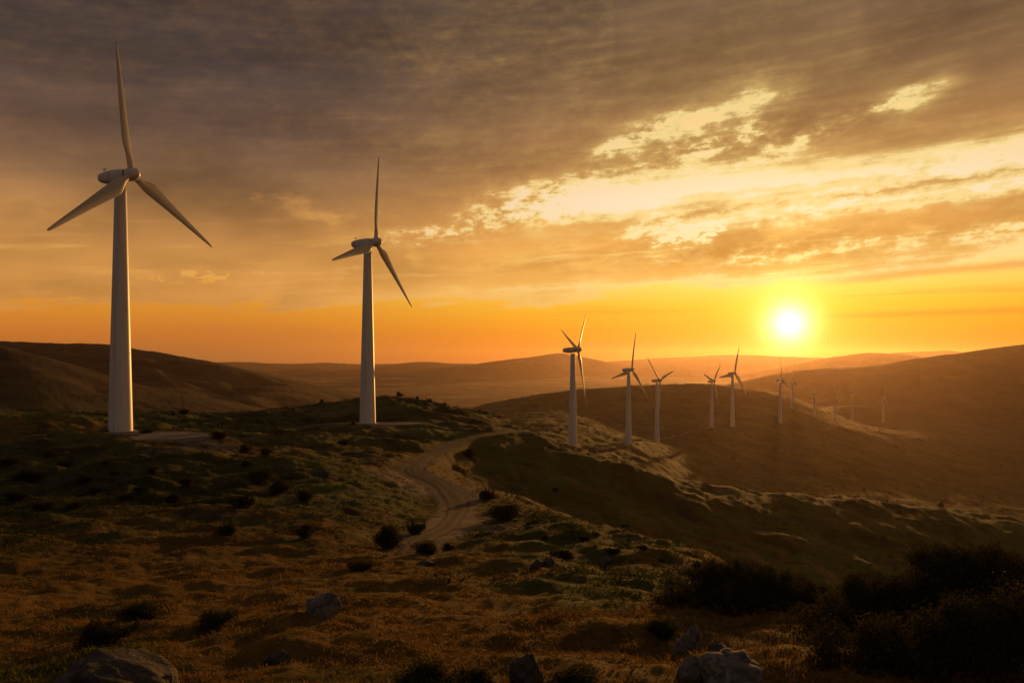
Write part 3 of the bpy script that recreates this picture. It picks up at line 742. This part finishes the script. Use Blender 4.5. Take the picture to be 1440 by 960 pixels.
G1 = 'round dark shrubs dotted over the hills'
SH = [
 (547,770,50,'largest round dark shrub left of where the dirt road bends',0,False,1.15),
 (586,750,34,'dark shrub between the big round shrub and the dirt road',1,False,1.0),
 (600,779,42,'lumpy dark shrub at the lower end of the dirt road',2,False,0.8),
 (628,774,24,'small shrub tucked right of the lumpy one at the road end',0,False,0.9),
 (683,703,32,'upper of two dark shrubs right of the road bend',1,False,0.95),
 (711,731,50,'broad dark shrub on the slope edge right of the road bend',2,False,0.9),
 (432,755,36,'dark shrub in the grass left of the largest round shrub',0,False,0.9),
 (320,749,36,'lone low shrub left of centre on the golden slope',1,False,0.75),
 (506,803,42,'low round shrub alone on the bare golden foreground grass',2,False,0.7),
 (427,704,32,'shrub with a pale lit edge at the right of the hollow thicket',0,False,0.9),
 (347,656,18,'small shrub breaking the path crest above the hollow',1,False,1.0),
 (366,679,44,'big tangled shrub at the top of the hollow thicket',2,False,0.9),
 (392,692,36,'tangled shrub in the middle of the hollow thicket',0,False,0.9),
 (340,713,44,'wide low shrub at the foot of the hollow thicket',1,False,0.8),
 (260,684,26,'shrub above its twin on the green slope below the near turbine',2,False,0.9),
 (246,705,26,'shrub below its twin on the green slope below the near turbine',0,False,0.8),
 (485,625,20,'shrub standing below the gravel pad of the second turbine',1,False,0.9),
 (308,616,26,'dark shrub on the earth bank right of the near turbine',2,False,0.7),
 (342,636,26,'left one of two shrubs just above the path crest',0,False,0.8),
 (374,638,24,'right one of two shrubs just above the path crest',1,False,0.7),
 (208,609,20,'low shrub growing against the foot of the near turbine',2,True,0.6),
 (660,641,28,'dark sloping shrub right of the upper dirt road',0,False,0.7),
 (791,785,42,'low dark shrub above the small foreground stones',1,False,0.6),
 (822,761,22,'small shrub on the green flank right of the low dark shrub',2,False,0.8),
 (781,692,14,'little shrub on the skyline of the foreground flank',0,False,0.8),
 (880,742,16,'shrub high on the far edge of the foreground flank',1,False,0.7),
]
for i, (px_, row_, wp, lab, var, ol, hs) in enumerate(SH):
    shrub(px_, row_, wp, lab, var, ol, hs, rot=i * 1.3, group=G1, y0=18)
CL = [(42,676,54),(92,655,26),(22,703,34),(132,692,32),(176,703,26),(216,663,22),(118,674,24),(68,641,24),(12,655,30),(160,668,20),(198,690,24),(60,716,34),(150,650,16),(104,712,26)]
for i, (px_, row_, wp) in enumerate(CL):
    shrub(px_, row_, wp, 'low dark heath clump on the hummocky slope at the far left', i % 3, i % 4 == 1, 0.5 + 0.1*(i % 3), rot=i * 1.7, group='heath clumps on the far left slope', name='heath_clump', y0=18)
CR_ = [(838,752,18),(862,776,26),(905,772,18),(742,742,16),(765,758,20),(850,800,22),(930,790,16),(802,742,14),(885,762,12)]
for i, (px_, row_, wp) in enumerate(CR_):
    shrub(px_, row_, wp, 'low green clump on the grassy flank above the big leafy shrubs', i % 3, True, 0.45 + 0.1*(i % 3), rot=i * 1.1, group='clumps on the green flank', name='heath_clump', y0=18)
FARSH = [
 (543,555,9,'leftmost bush of the row on the knoll crest behind the second turbine'),
 (561,557,13,'biggest bush of the row on the knoll crest behind the second turbine'),
 (587,561,8,'middle bush of the row on the knoll crest behind the second turbine'),
 (605,564,9,'fourth bush of the row on the knoll crest behind the second turbine'),
 (626,570,8,'last bush where the knoll crest starts dropping to the right'),
 (452,565,8,'lone bush on the crest left of the second turbine'),
 (243,583,9,'smaller of two bushes on the crest right of the near turbine'),
 (260,583,17,'longer of two bushes on the crest right of the near turbine'),
 (412,577,6,'tiny bush on the crest midway between the two big turbines'),
 (497,597,9,'bush at the gravel pad beside the second turbine tower'),
 (789,606,8,'upright bush beyond the road between it and the third turbine'),
 (1038,662,12,'round bush on the bright ridge line of the far slope'),
 (1030,647,10,'faint bush just above the round bush on the far slope'),
 (1127,823,26,'dark bush on the skyline of the foreground flank by the big shrubs'),
 (1156,832,18,'low bush right of the dark bush behind the big foreground shrubs'),
 (1216,690,8,'upper of three bushes down the right hand ridge line'),
 (1202,706,7,'middle of three bushes down the right hand ridge line'),
 (1177,712,7,'lowest of three bushes down the right hand ridge line'),
 (1322,713,13,'single dark bush far right below the ridge line'),
 (830,635,9,'bush on the crest right of the third turbine foot'),
]
for i, (px_, row_, wp, lab) in enumerate(FARSH):
    shrub(px_, row_, wp, lab, 3 + i % 2 if wp < 16 else i % 3, False, 0.95, rot=i * 2.1, group='small bushes on the crests and far slopes', parts=wp >= 16, name='bush', y0=22 if wp > 15 else 60)

# low olive cushions in the front grass
for i, (px_, row_, wp, lab, hs) in enumerate([
 (197,872,74,'olive cushion shrub behind the darker one in the front grass',0.6),
 (150,899,96,'dark spreading cushion shrub above the big mossy rock',0.5),
 (306,877,68,'olive cushion shrub between the big mossy rock and the pale boulder',0.5),
 (600,962,110,'wide grassy green clump cut by the lower picture edge',0.55),
 (668,962,70,'small dark clump left of the pointed stone',0.65),
 (810,958,80,'low green clump right of the pointed stone',0.45),
 (930,895,70,'yellowish low shrub left of the big leafy shrub',0.6)]):
    shrub(px_, row_, wp, lab, i % 3, i != 1, hs, rot=i * 0.9, group='low cushions in the front grass', name='cushion_shrub')

# big leafy shrubs at lower right
def big_shrub(px, Y, lobes, n, leaf, label, seed, zs=1.0):
    x = (px - 720) / F * Y; z = float(ground(x, Y)[0])
    root = bpy.data.objects.new('leafy_shrub', None); link(root); root.location = (x, Y, z - 0.05); root.scale = (1, 1, zs)
    tag(root, label, 'shrub', 'big leafy shrubs in the lower right')
    v, f, s = leaf_cloud(n, ragged(lobes, seed, 60), leaf, seed, ragged=0.3)
    link(bpy.data.objects.new('foliage', mesh_np('big_foliage', v, f, M_LEAF, False, dict(shade=s))), root)
    link(bpy.data.objects.new('stem', stems_mesh('big_stem', lobes, seed, .03)), root)
    return root
big_shrub(1035, 17.5, [(0,0,.6,1.0,.9,.5),(-1.0,-.1,.45,.7,.7,.4),(.95,.1,.5,.8,.7,.45),(-.5,.2,.98,.5,.5,.34),(.25,-.1,1.05,.45,.5,.33),(.8,.1,.85,.4,.4,.3),(-1.5,-.3,.3,.4,.5,.28),(1.5,0,.35,.5,.5,.3),(.0,-.7,.4,1.0,.5,.38)], 52000, .027, 'big leafy shrub standing over the pale rocks in the lower right', 31, 0.78)
big_shrub(1355, 13.5, [(0,0,.85,1.0,1.0,.75),(-.75,-.2,.6,.75,.8,.55),(.8,.1,.8,.9,.9,.7),(-.25,.2,1.35,.42,.5,.4),(.25,.1,1.25,.42,.5,.36),(.75,.1,1.32,.4,.5,.34),(-1.3,-.3,.4,.6,.6,.4),(.2,-.9,.6,1.2,.7,.6)], 62000, .026, 'tallest leafy shrub, a dark mass filling the lower right corner', 32)
big_shrub(1205, 13.6, [(0,0,.42,.8,.7,.4),(-.65,-.1,.3,.55,.55,.32),(.65,0,.45,.65,.6,.42),(.25,.2,.68,.4,.5,.25),(1.05,0,.55,.5,.5,.5)], 32000, .025, 'lower dark shrub between the two biggest leafy shrubs', 33)
big_shrub(1290, 10.6, [(0,0,.35,.9,.6,.4),(-.8,0,.25,.6,.5,.3),(.8,0,.45,.7,.6,.5),(1.5,.2,.5,.6,.6,.6)], 34000, .023, 'dark front shrub at the lower edge below the tallest one', 34)

# ------------------------------------------------------------------ heath and tussocks (uncountable ground cover)
def undergrowth(n, seed, ya=24, yb=620, big=1.0):
    g = np.random.default_rng(seed)
    u = g.uniform(-0.70, 0.70, n); Y = np.exp(g.uniform(math.log(ya), math.log(yb), n)); x = u * Y
    den = fbm(x, Y, 26.0 * big, 4, 99) * 0.9 + 0.12
    px = 720 + F*u
    den = den + 0.35*np.exp(-((px-130)/200)**2-((Y-88)/28)**2) + 0.3*np.exp(-((px-860)/150)**2-((Y-48)/24)**2) - 0.12*(Y > 150)
    keep = g.random(n) < np.clip(den, 0.0, 0.9)
    d = np.full(n, 9.0); m = (Y > 45) & (Y < 330); bb = np.full(m.sum(), 1e9)
    for p_ in ROAD_PTS[::3]: bb = np.minimum(bb, (x[m] - p_[0])**2 + (Y[m] - p_[1])**2)
    d[m] = np.sqrt(bb); keep &= d > 2.6
    for p_ in PADS: keep &= pad_d(x, Y, p_) > 1.1
    x, Y = x[keep], Y[keep]; n = len(x)
    s = big * g.uniform(.16, .5, n) * (1 + Y/260) * (0.6 + 0.5*g.random(n)); K = 34
    d3 = g.normal(size=(n*K, 3)); d3 /= np.linalg.norm(d3, axis=1)[:, None]; d3[:, 2] = np.abs(d3[:, 2])
    sr = np.repeat(s, K); c = np.stack([np.repeat(x, K), np.repeat(Y, K), np.repeat(ground(x, Y), K)], 1)
    p_ = c + d3 * sr[:, None] * np.array([1.25, 1.25, 0.62]) * (0.55 + 0.5*g.random(n*K))[:, None]
    nrm = d3 + g.normal(0, .7, (n*K, 3)); nrm /= np.linalg.norm(nrm, axis=1)[:, None]
    t1 = np.cross(nrm, g.normal(size=(n*K, 3))); t1 /= np.linalg.norm(t1, axis=1)[:, None]; t2 = np.cross(nrm, t1)
    ls = (sr * 0.17 * g.uniform(.6, 1.4, n*K))[:, None]
    Vv = np.stack([p_-t1*ls, p_+t2*ls*.5, p_+t1*ls, p_-t2*ls*.5], 1).reshape(-1, 3)
    return Vv, np.arange(len(Vv)).reshape(-1, 4), np.repeat(np.repeat(g.random(n), K)*.6 + .4*g.random(n*K), 4)
uv, uf, us = undergrowth(19000, 21)
uv2, uf2, us2 = undergrowth(22000, 22, 150, 1300, 1.5)
scr = bpy.data.objects.new('scrub', mesh_np('scrub', uv2, uf2, M_SCRUB, False, dict(shade=us2)))
link(scr); tag(scr, 'dark scrub speckling the farther hillsides around the turbines', 'scrub', kind='stuff')
uo = bpy.data.objects.new('undergrowth', mesh_np('undergrowth', uv, uf, M_OLIVE, False, dict(shade=us)))
link(uo); tag(uo, 'low dark heath tussocks scattered through the hill pasture', 'undergrowth', kind='stuff')

# ------------------------------------------------------------------ rocks
def rock_mesh(name, seed, sx, sy, sz, mat, sub=5):
    bm = bmesh.new(); bmesh.ops.create_icosphere(bm, subdivisions=sub, radius=1.0)
    g = np.random.default_rng(seed)
    co_ = np.array([v.co for v in bm.verts])
    planes = g.normal(size=(13, 3)); planes /= np.linalg.norm(planes, axis=1)[:, None]; off = g.uniform(.62, .95, 13)
    for pl, of in zip(planes, off):            # facet it
        dd = co_ @ pl - of; m = dd > 0; co_[m] -= np.outer(dd[m] * 0.9, pl)
    n = fbm(co_[:, 0]*1.0 + co_[:, 2]*.7 + seed, co_[:, 1] - co_[:, 2]*.6, 0.7, 5, seed, 0.55)
    co_ *= (1 + 0.16*n)[:, None]
    co_ *= np.array([sx, sy, sz])
    for v, c in zip(bm.verts, co_): v.co = c
    me = bpy.data.meshes.new(name); bm.to_mesh(me); bm.free(); me.materials.append(mat)
    me.polygons.foreach_set('use_smooth', np.ones(len(me.polygons), bool))
    return me
for i, (px_, row_, wp, hp, mat, lab) in enumerate([
 (168,970,176,48,M_DROCK,'big dark mossy rock in the lower left corner'),
 (453,866,46,32,M_ROCK,'pale rounded boulder alone in the golden foreground grass'),
 (741,966,52,46,M_DROCK,'pointed dark stone at the middle of the lower picture edge'),
 (972,915,34,36,M_ROCK,'tilted pale rock slab at the left foot of the big leafy shrub'),
 (956,922,26,28,M_ROCK,'smaller pale slab leaning against the tilted one'),
 (1012,922,44,22,M_DROCK,'shaded rock half hidden beneath the big leafy shrub'),
 (1034,962,104,44,M_ROCK,'largest pale rock in front of the big leafy shrub'),
 (975,955,44,34,M_ROCK,'low grey rock left of the largest pale rock'),
 (754,799,18,13,M_DROCK,'left one of two small grey stones on the golden slope'),
 (771,798,20,14,M_DROCK,'right one of two small grey stones on the golden slope'),
 (600,796,28,9,M_DROCK,'flat dark stone on the grass left of the small grey stones'),
 (390,930,34,13,M_DROCK,'low dark stone with pale corners sunk in the front grass'),
 (958,806,12,10,M_ROCK,'small stone above the big leafy shrub on the golden edge'),
 (852,790,26,8,M_DROCK,'flat stone right of the two small grey stones'),
 ]):
    p_ = hit(px_, row_, 5, 60); sc_m = p_.y / F
    W_, H_ = wp*sc_m, hp*sc_m
    me = rock_mesh('rock', 40 + i*3, W_*0.54, W_*0.42, H_*0.78, mat, 5 if wp > 25 else 4)
    o = bpy.data.objects.new('rock', me); link(o)
    o.location = (p_.x, p_.y, float(ground(p_.x, p_.y)[0]) + H_*0.22); o.rotation_euler = (0.12*math.sin(i*2.), 0.15*math.cos(i*1.7), i*0.35)
    tag(o, lab, 'rock', 'rocks in the foreground grass')

# ------------------------------------------------------------------ wind turbines
HUB_Z, TOWER_H, OVER, BL = 45.6, 44.1, 2.35, 23.4
def lathe(name, prof, seg, mat, axis='Z'):
    V = []; Fv = []
    for (r_, h_) in prof:
        for s_ in range(seg):
            q = 2*math.pi*s_/seg
            V.append((r_*math.cos(q), r_*math.sin(q), h_) if axis == 'Z' else (h_, r_*math.cos(q), r_*math.sin(q)))
    for i in range(len(prof) - 1):
        for s_ in range(seg):
            f = (i*seg+s_, i*seg+(s_+1) % seg, (i+1)*seg+(s_+1) % seg, (i+1)*seg+s_)
            Fv.append(f)
    me = mesh_np(name, np.array(V), np.array(Fv), mat)
    return me
def tower_mesh():
    rad = lambda z: 2.04 + (0.96 - 2.04) * (z / TOWER_H)
    zs = [-1.5] + list(np.linspace(0, TOWER_H, 31)); parts = [[(rad(max(z, 0)), z) for z in zs] + [(0.0001, TOWER_H)]]
    for j in (14.0, 29.5): parts.append([(rad(j), j - .06), (rad(j) + .02, j - .045), (rad(j) + .02, j + .045), (rad(j), j + .06)])
    V = []; Fv = []; seg = 64
    for prof in parts:
        o = len(V)
        for r_, h_ in prof:
            V += [(r_*math.cos(2*math.pi*k/seg), r_*math.sin(2*math.pi*k/seg), h_) for k in range(seg)]
        for i in range(len(prof) - 1):
            Fv += [(o+i*seg+k, o+i*seg+(k+1) % seg, o+(i+1)*seg+(k+1) % seg, o+(i+1)*seg+k) for k in range(seg)]
    return mesh_np('tower', np.array(V), np.array(Fv), M_WHITE)
ME_TOWER = tower_mesh()
ME_BASE = lathe('foundation', [(2.06, -1.5), (2.75, -1.5), (2.75, .10), (2.70, .16), (2.06, .16)], 56, M_CONC)
ME_HUB = lathe('hub', [(0.001, -0.75), (1.05, -0.75), (1.14, -0.6), (1.18, 0.0), (1.12, .55), (.98, .95), (.75, 1.3), (.45, 1.52), (.2, 1.6), (0.001, 1.62)], 40, M_WHITE, 'X')
ME_SHAFT = lathe('main_shaft', [(0.95, -1.1), (0.95, -0.6)], 32, M_DARK, 'X')
def nacelle_mesh():
    st = [(1.35, .92, .96, 0.0), (1.25, 1.0, 1.04, 0.0), (0.6, 1.12, 1.16, 0.0), (-.4, 1.2, 1.24, .02), (-1.5, 1.2, 1.22, .05), (-2.6, 1.12, 1.1, .10), (-3.5, 1.0, .93, .15), (-4.0, .88, .77, .18), (-4.2, .74, .6, .20), (-4.26, .46, .36, .20), (-4.27, 0.001, 0.001, .20)]
    seg = 36; V = []; Fv = []
    for x_, w_, h_, cz in st:
        for s_ in range(seg):
            q = 2*math.pi*s_/seg; e_ = 0.72
            c, s2 = math.cos(q), math.sin(q)
            V.append((x_, w_*math.copysign(abs(c)**e_, c), cz + h_*math.copysign(abs(s2)**e_, s2)))
    for i in range(len(st) - 1):
        for s_ in range(seg): Fv.append((i*seg+s_, i*seg+(s_+1) % seg, (i+1)*seg+(s_+1) % seg, (i+1)*seg+s_))
    k = len(V); V.append((1.35, 0, 0))
    me = mesh_np('nacelle', np.array(V), np.array(Fv), M_WHITE)
    return me
ME_NAC = nacelle_mesh()
def sensor_mesh():
    V, Fv = tube([(0, 0, -.25), (0, 0, .4), (0, 0, .9)], .06, .05); V = [tuple(v) for v in V]
    for pts in ([(-.3, 0, .62), (0, 0, .64), (.3, 0, .62)],):
        v, f = tube(pts, .03, .03); o_ = len(V); V += [tuple(x) for x in v]; Fv += [tuple(i + o_ for i in q) for q in f]
    for cx in (-.3, .3):
        v, f = tube([(cx, 0, .6), (cx, 0, .72), (cx, 0, .86)], .09, .05, 8); o_ = len(V); V += [tuple(x) for x in v]; Fv += [tuple(i + o_ for i in q) for q in f]
    return mesh_np('wind_sensor', np.array(V), np.array(Fv), M_DARK)
ME_SENS = sensor_mesh()
def blade_mesh():
    # span along +Z from the hub centre, chord along Y (leading edge +Y), thickness along X
    st = [(0.9, .92, .92, 0, .0), (1.7, .92, .92, 0, .0), (2.6, 1.15, .82, 14, .12), (3.8, 1.75, .60, 15, .55), (4.9, 2.12, .47, 13, .9), (6.2, 2.08, .40, 11, 1), (9.0, 1.74, .30, 8, 1), (12.5, 1.38, .215, 5.5, 1), (16.0, 1.06, .15, 3.5, 1), (19.5, .76, .10, 2, 1), (22.0, .53, .065, 1, 1), (23.0, .36, .04, .5, 1), (BL, .10, .015, 0, 1)]
    seg = 28; V = []; Fv = []
    for z_, ch, th, tw, af in st:
        for s_ in range(seg):
            q = 2*math.pi*s_/seg; cq, sq_ = math.cos(q), math.sin(q)
            cy, cx = cq*ch/2, sq_*th/2                                    # ellipse
            tpos = (1 - cq) / 2                                            # 0 at leading edge, 1 at trailing edge
            prof = 2.6*(0.2969*math.sqrt(max(tpos, 0)) - .126*tpos - .3516*tpos**2 + .2843*tpos**3 - .1015*tpos**4) / 0.26
            ay = ch*(0.32 - tpos); axx = math.copysign(prof*th*.5, sq_) if abs(sq_) > 1e-6 else 0
            yy = cy*(1-af) + ay*af; xx = cx*(1-af) + axx*af + 0.10*ch*af*(4*tpos*(1-tpos))*0.25
            r_ = R(tw); bend = 0.0022*z_**2 * -0.35
            V.append((xx*math.cos(r_) - yy*math.sin(r_)*-1*-1 + 0.0 + bend*-1*0.6, yy*math.cos(r_) + xx*math.sin(r_), z_))
    for i in range(len(st) - 1):
        for s_ in range(seg): Fv.append((i*seg+s_, i*seg+(s_+1) % seg, (i+1)*seg+(s_+1) % seg, (i+1)*seg+s_))
    return mesh_np('blade', np.array(V), np.array(Fv), M_BLADE)
ME_BLADE = blade_mesh()

TILT = R(5)
def turbine(px, Y, hub_row, psi, delta, label, bl=1.0, base_row=None, group='wind turbines along the ridge'):
    x = (px - 720) / F * Y; zt = float(ground(x, Y)[0])
    zb_ = zt if base_row is None else -(base_row - HZ) / F * Y
    zb_ = min(zt, zb_) if abs(zt - zb_) < 3 else zt
    s = ((HZ - hub_row) / F * Y - zb_) / HUB_Z
    root = bpy.data.objects.new('wind_turbine', None); link(root); root.location = (x, Y, zb_); root.scale = (s, s, s)
    root.empty_display_size = 1
    # psi: angle between the rotor axis and the direction towards the viewer, swung to the right
    to_cam = math.atan2(-Y, -x); root.rotation_euler = (0, 0, to_cam + R(psi))
    tag(root, label, 'wind turbine', group)
    def part(n, me, mat=None, par=root):
        o = bpy.data.objects.new(n, me); link(o, par)
        if mat is not None: o.matrix_local = mat
        return o
    part('tower', ME_TOWER)
    part('foundation', ME_BASE)
    tilt = Matrix.Translation((0, 0, HUB_Z)) @ Matrix.Rotation(-TILT, 4, 'Y')
    nac = part('nacelle', ME_NAC, tilt @ Matrix.Translation((-.1, 0, 0)))
    part('wind_sensor', ME_SENS, Matrix.Translation((-3.2, 0, 1.05)), nac)
    hubm = tilt @ Matrix.Translation((OVER, 0, 0))
    part('main_shaft', ME_SHAFT, hubm); part('hub', ME_HUB, hubm)
    for k in range(3):
        ph = R(90 + delta + 120*k)
        part('blade', ME_BLADE, hubm @ Matrix.Rotation(-(ph - math.pi/2) * -1 * -1 * -1, 4, 'X') @ Matrix.Diagonal((1.1, 1.2, bl, 1) if Y < 800 else (1.3, 1.6, bl, 1)))
    return root
TUR = [
 (169.5,142,248,48,4,'nearest and tallest white wind turbine, on the left slope',1),
 (517,200,342,61,-12,'second largest wind turbine standing on the green knoll',1),
 (805.5,371,492,74,-48,'third largest turbine beside the road crest, two blades raised and one hanging',1.05),
 (884,500,520,58,-18,'turbine just right of the one by the road crest',1.05),
 (924,636,535,63,46,'turbine with a V of raised blades right of the midground pair',1.08),
 (1001,830,536,66,-48,'left one of two turbines against the brown hill, standing lower',1.05),
 (1030,859,525,56,-22,'right one of two turbines against the brown hill, standing higher',1.05),
 (1097,920,535,73,4,'turbine directly below the low sun',1.05),
 (1114.5,1068,536,74,2,'small turbine on the ridge just right of the one below the sun',1.2),
 (1145,1051,554,65,-40,'first of four small turbines right of the sun',0.97),
 (1174,1145,557,62,-34,'second of four small turbines right of the sun',0.97),
 (1199,1392,556,67,44,'third of four small turbines right of the sun',1),
 (1242,1392,558,75,-26,'last small turbine of the row, farthest right on the slope',0.97),
 (1350,2150,591,60,8,'tiny turbine whose blade just shows above the far right ridge',1),
]
for px_, Y_, hr, psi, de, lab, bl in TUR: turbine(px_, Y_, hr, psi, de, lab, bl)

# ------------------------------------------------------------------ haze
def haze_box(x0, x1, y0, y1, z0, z1, dens):
    V = [(x, y, z) for z in (z0, z1) for y in (y0, y1) for x in (x0, x1)]
    Fv = [(0, 2, 3, 1), (4, 5, 7, 6), (0, 1, 5, 4), (2, 6, 7, 3), (0, 4, 6, 2), (1, 3, 7, 5)]
    m = bpy.data.materials.new('haze_air'); m.use_nodes = True; n_ = m.node_tree.nodes
    n_.remove(n_['Principled BSDF'])
    pv = n_.new('ShaderNodeVolumePrincipled'); pv.inputs['Density'].default_value = dens
    pv.inputs['Color'].default_value = (0.95, 0.69, 0.52, 1); pv.inputs['Anisotropy'].default_value = 0.75
    m.node_tree.links.new(pv.outputs[0], n_['Material Output'].inputs['Volume'])
    o = bpy.data.objects.new('haze', mesh_np('haze', np.array(V, float), np.array(Fv), m, False)); link(o)
    tag(o, 'warm evening haze lying over the hills and valley', 'haze', kind='stuff')
zmin, zmax = float(Z.min()) - 1.0, max(float(Z.max()), 40.0) + 15.0
haze_box(-14100, 14100, -14100, 14100, zmin, zmax, 2.5e-5)
print('terrain z', zmin, zmax)

# ------------------------------------------------------------------ render settings
scene.render.engine = 'CYCLES'
scene.view_settings.view_transform = 'Standard'; scene.view_settings.look = 'None'
scene.view_settings.exposure = 0.0; scene.view_settings.gamma = 1.0
scene.cycles.use_denoising = True
scene.cycles.max_bounces = 6; scene.cycles.volume_bounces = 1; scene.cycles.transparent_max_bounces = 12
scene.cycles.sample_clamp_indirect = 4.0
